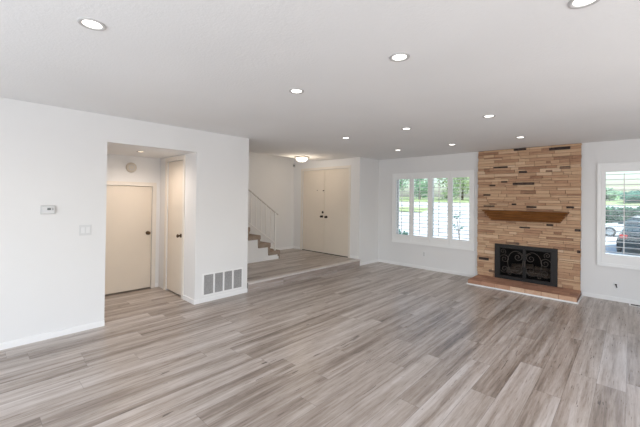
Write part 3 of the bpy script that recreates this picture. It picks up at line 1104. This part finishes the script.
t = thing('flush_ceiling_light', (-5.46, 5.16, H), 'lit flush-mount dome light on the entry ceiling', 'ceiling light')
fx, fy = -5.46, 5.16
MB().lathe([(0, 0), (0.175, 0), (0.178, -0.010), (0.165, -0.020), (0.13, -0.024), (0, -0.024)], (fx, fy, H), (0, 0, 1), 32).build('lamp_base', 'lamp_metal', t)
MB().lathe([(0.135, -0.022), (0.130, -0.045), (0.112, -0.080), (0.080, -0.102), (0.035, -0.112), (0, -0.114)], (fx, fy, H), (0, 0, 1), 32).build('glass_shade', 'shade_glow', t)
MB().lathe([(0, -0.113), (0.010, -0.114), (0.008, -0.124), (0, -0.128)], (fx, fy, H), (0, 0, 1), 12).build('finial', 'lamp_metal', t)
lamp('ceiling_lamp', 'POINT', (0, 0, -0.24), (0, 0, -1), 8, (1.0, 0.84, 0.66), parent=t, shadow_soft_size=0.06)

# ------------------------------------------------------------------ outside
struct(MB().prism([(6.9, -0.6), (6.9, -0.3), (9.3, -0.35), (10.5, -0.9), (10.5, -1.1)], 'x', -30, 12).build('planting_bed', 'soil'),
       'brown planting bed along the house front', 'ground')
struct(MB().prism([(10.5, -1.3), (10.5, -0.9), (33.5, -0.9), (46.0, 1.1), (46.0, -1.3)], 'x', -60, 25).build('driveway', 'concrete'),
       'pale sunlit driveway and road outside the windows', 'driveway')
o = MB().prism([(46.0, -1.3), (46.0, 1.1), (50.0, 1.5), (75.0, 2.0), (75.0, -1.3)], 'x', -60, 25).build('lawn', 'grass')
tag(o, 'sunlit lawn across the road', 'lawn', None, 'structure')
o = MB().prism([(38.5, 0.0), (38.5, -0.05), (41.5, 0.40), (41.5, 0.46), (38.5, 0.02)], 'x', -28, -18.9).build('grass_verge', 'grass')
tag(o, 'narrow grass verge across the road seen through left shutters', 'grass', None, 'structure')


def crown_quads(m, cx, cy, cz, rx, ry, rz, n, size, R_, shell=0.55):
    clumps = []
    for i in range(max(6, n // 60)):
        while True:
            p = Vector((R_.uniform(-1, 1), R_.uniform(-1, 1), R_.uniform(-1, 1)))
            if p.length < 1:
                break
        clumps.append(p * 0.85)
    for i in range(n):
        c = R_.choice(clumps)
        d = Vector((R_.gauss(0, 1), R_.gauss(0, 1), R_.gauss(0, 1))).normalized() * R_.uniform(0.10, 0.34)
        q = c + d
        p = Vector((cx + q.x * rx, cy + q.y * ry, cz + q.z * rz))
        a = Vector((R_.gauss(0, 1), R_.gauss(0, 1), R_.gauss(0, 1))).normalized()
        b = a.orthogonal().normalized()
        c2 = a.cross(b)
        s = size * R_.uniform(0.6, 1.3)
        vs = [m.bm.verts.new(p + b * s), m.bm.verts.new(p + c2 * s * 0.5), m.bm.verts.new(p - b * s), m.bm.verts.new(p - c2 * s * 0.5)]
        m.bm.faces.new(vs)


def tree(x, y, z, h, r, leaf, label, seed, low=0.15, n=1500):
    R_ = random.Random(seed)
    t = thing('tree', (x, y, z), label, 'tree', 'trees across the road')
    tr = MB()
    tr.tube([(x, y, z - 0.3), (x + 0.1, y, z + h * 0.3), (x, y + 0.1, z + h * 0.7)], 0.05 * r + 0.08, 8, r_end=0.05)
    for k in range(5):
        a = k * 1.3 + seed
        tr.tube([(x, y, z + h * (0.25 + 0.07 * k)), (x + math.cos(a) * r * 0.5, y + math.sin(a) * r * 0.5, z + h * (0.45 + 0.07 * k))], 0.05, 6, r_end=0.02)
    tr.build('trunk', 'bark', t)
    m = MB()
    cz = z + h * (low + 1) / 2
    crown_quads(m, x, y, cz, r, r, h * (1 - low) / 2, n, 0.26, R_)
    m.build('crown', leaf, t, recalc=False)


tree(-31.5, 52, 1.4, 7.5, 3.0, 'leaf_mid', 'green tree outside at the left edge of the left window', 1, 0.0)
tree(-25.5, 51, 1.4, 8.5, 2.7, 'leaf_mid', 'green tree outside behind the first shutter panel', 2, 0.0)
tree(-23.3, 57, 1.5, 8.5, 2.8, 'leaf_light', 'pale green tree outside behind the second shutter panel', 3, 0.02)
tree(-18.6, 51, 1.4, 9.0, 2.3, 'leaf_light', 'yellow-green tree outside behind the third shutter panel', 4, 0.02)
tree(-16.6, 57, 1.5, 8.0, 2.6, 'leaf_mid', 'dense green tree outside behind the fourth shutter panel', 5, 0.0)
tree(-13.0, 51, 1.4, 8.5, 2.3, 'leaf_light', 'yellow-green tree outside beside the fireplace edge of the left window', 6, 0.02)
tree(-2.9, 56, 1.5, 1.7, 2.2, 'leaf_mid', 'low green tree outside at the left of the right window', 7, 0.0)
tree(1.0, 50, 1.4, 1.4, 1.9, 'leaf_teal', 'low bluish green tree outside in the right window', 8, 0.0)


def hedge(x0, x1, y, z0, z1, d, label, leaf='leaf_dark'):
    t = thing('hedge', ((x0 + x1) / 2, y, z0), label, 'hedge')
    R_ = random.Random(11)
    m = MB()
    for i in range(3800):
        p = Vector((R_.uniform(x0, x1), y + R_.uniform(-d, d), R_.uniform(z0, z1 + 0.12 * math.sin(i))))
        a = Vector((R_.gauss(0, 1), R_.gauss(0, 1), R_.gauss(0, 1))).normalized()
        b = a.orthogonal().normalized()
        c2 = a.cross(b)
        s = 0.14 * R_.uniform(0.6, 1.3)
        m.bm.faces.new([m.bm.verts.new(p + b * s), m.bm.verts.new(p + c2 * s * 0.6), m.bm.verts.new(p - b * s), m.bm.verts.new(p - c2 * s * 0.6)])
    m.build('hedge_foliage', leaf, t, recalc=False)
    for k in range(6):
        x = x0 + (x1 - x0) * (k + 0.5) / 6
        MB().tube([(x, y, z0 - 0.2), (x + 0.05, y, z0 + (z1 - z0) * 0.7)], 0.04, 6).build('stem', 'bark', t)


hedge(-2.6, 4.0, 37.2, -0.32, 0.98, 0.4, 'dark clipped hedge across the road behind the parked cars')


def shrub(x, y, z, h, r, leaf, label, seed, n=500, size=0.05):
    R_ = random.Random(seed)
    t = thing('shrub', (x, y, z), label, 'shrub')
    m = MB()
    for k in range(7):
        a = k * 0.9
        m.tube([(x, y, z - 0.1), (x + math.cos(a) * r * 0.6, y + math.sin(a) * r * 0.6, z + h * 0.8)], 0.012, 6, r_end=0.004)
    m.build('stems', 'bark', t)
    m = MB()
    crown_quads(m, x, y, z + h * 0.6, r, r, h * 0.42, n, size, R_)
    m.build('foliage', leaf, t, recalc=False)


shrub(-4.86, 8.6, -0.33, 1.05, 0.26, 'leaf_teal', 'bluish green shrub outside low behind the first shutter panel', 21, 700, 0.05)

# young sparse plant
t = thing('young_plant', (-3.24, 8.7, -0.33), 'thin leafy young plant outside behind the fourth shutter panel', 'plant')
R_ = random.Random(5)
m, lf = MB(), MB()
stem = [(-3.24, 8.7, -0.40), (-3.22, 8.7, 0.3), (-3.26, 8.7, 0.7), (-3.30, 8.7, 1.0), (-3.36, 8.7, 1.22)]
m.tube(stem, 0.014, 6, r_end=0.005)
for k, (i, dx, dz) in enumerate([(1, 0.14, 0.14), (2, 0.10, 0.12), (2, -0.14, 0.16), (3, -0.12, 0.08), (3, 0.10, 0.16), (1, -0.10, 0.1)]):
    s = Vector(stem[i])
    e = s + Vector((dx, R_.uniform(-.05, .05), dz))
    m.tube([s, e], 0.007, 5, r_end=0.003)
    for q in range(9):
        p = s.lerp(e, 0.3 + 0.8 * q / 9) + Vector((R_.uniform(-.04, .04), R_.uniform(-.04, .04), R_.uniform(-.04, .04)))
        a = Vector((R_.gauss(0, 1), R_.gauss(0, 1), R_.gauss(0, 1))).normalized()
        b = a.orthogonal().normalized()
        c2 = a.cross(b)
        lf.bm.faces.new([lf.bm.verts.new(p + b * 0.035), lf.bm.verts.new(p + c2 * 0.018), lf.bm.verts.new(p - b * 0.035), lf.bm.verts.new(p - c2 * 0.018)])
m.build('stem', 'bark', t)
lf.build('leaves', 'leaf_teal', t, recalc=False)


def parked_car(x, y, z, rz, paint, label):
    """built along local +x (nose), then placed"""
    t = thing('parked_car', (x, y, z), label, 'car', 'parked cars outside the right window', rz=rz)
    mw = Matrix.LocRotScale(t.location, t.rotation_euler, None)

    def fin(m, name, mat, par):
        bmesh.ops.transform(m.bm, matrix=mw, verts=m.bm.verts[:])
        return m.build(name, mat, par)

    def loft(sections):
        m = MB()
        rings = [[m.bm.verts.new(p) for p in s] for s in sections]
        for A, B in zip(rings[:-1], rings[1:]):
            n = len(A)
            for k in range(n):
                m.bm.faces.new([A[k], A[(k + 1) % n], B[(k + 1) % n], B[k]])
        m.bm.faces.new(rings[0])
        m.bm.faces.new(rings[-1][::-1])
        return m

    def sec(xp, zb, zt, hw):
        return [(xp, -hw * 0.92, zb), (xp, -hw, zb + (zt - zb) * 0.35), (xp, -hw * 0.97, zb + (zt - zb) * 0.75), (xp, -hw * 0.82, zt),
                (xp, hw * 0.82, zt), (xp, hw * 0.97, zb + (zt - zb) * 0.75), (xp, hw, zb + (zt - zb) * 0.35), (xp, hw * 0.92, zb)]
    body = fin(loft([sec(-2.25, 0.42, 0.86, 0.74), sec(-2.12, 0.27, 1.00, 0.86), (sec(-1.3, 0.22, 1.02, 0.90)), sec(0.0, 0.20, 0.96, 0.91),
                     sec(1.0, 0.22, 0.92, 0.90), sec(1.8, 0.25, 0.82, 0.86), sec(2.15, 0.32, 0.70, 0.74), sec(2.27, 0.40, 0.60, 0.66)]), 'car_body', paint, t)

    def cab(xp, zb, zt, wb, wt):
        return [(xp, -wb, zb), (xp, -wt, zt), (xp, wt, zt), (xp, wb, zb)]
    # greenhouse
    m = MB()
    m.hexa([(-1.95, -0.76, 0.97), (1.0, -0.78, 0.90), (1.0, 0.78, 0.90), (-1.95, 0.76, 0.97),
            (-1.30, -0.60, 1.40), (0.15, -0.62, 1.42), (0.15, 0.62, 1.42), (-1.30, 0.60, 1.40)])
    fin(m, 'windows', 'car_glass', t)
    m = MB()
    m.hexa([(-1.36, -0.63, 1.385), (0.22, -0.65, 1.40), (0.22, 0.65, 1.40), (-1.36, 0.63, 1.385),
            (-1.22, -0.54, 1.455), (0.05, -0.55, 1.47), (0.05, 0.55, 1.47), (-1.22, 0.54, 1.455)])
    fin(m, 'roof', paint, t)
    for wx in (-1.38, 1.38):
        for s in (-1, 1):
            w = fin(MB().lathe([(0, -0.10), (0.26, -0.10), (0.335, -0.07), (0.34, 0.07), (0.26, 0.10), (0.22, 0.10)], (wx, s * 0.83, 0.34), (0, s, 0), 24), 'wheel', 'tyre', t)
            mm = MB().lathe([(0.225, 0.085), (0.225, 0.105), (0.19, 0.09), (0.06, 0.10), (0, 0.112)], (wx, s * 0.83, 0.34), (0, s, 0), 20)
            bmesh.ops.transform(mm.bm, matrix=mw, verts=mm.bm.verts[:])
            mm.build('wheel_rim', 'alloy', w)
    for s in (-1, 1):
        fin(MB().box(-2.262, -2.10, s * 0.70 - 0.16, s * 0.70 + 0.12, 0.74, 0.90, bev=0.02), 'tail_light', 'tail_red', t)
    fin(MB().box(-2.30, -2.10, -0.78, 0.78, 0.34, 0.52, bev=0.03), 'rear_bumper', paint, t)


parked_car(0.30, 31.0, -0.9, math.radians(180), 'car_white', 'white car parked sideways on the far side of the driveway')
parked_car(0.42, 22.8, -0.9, math.radians(90), 'car_dark', 'dark car parked with red tail lights facing the right window')
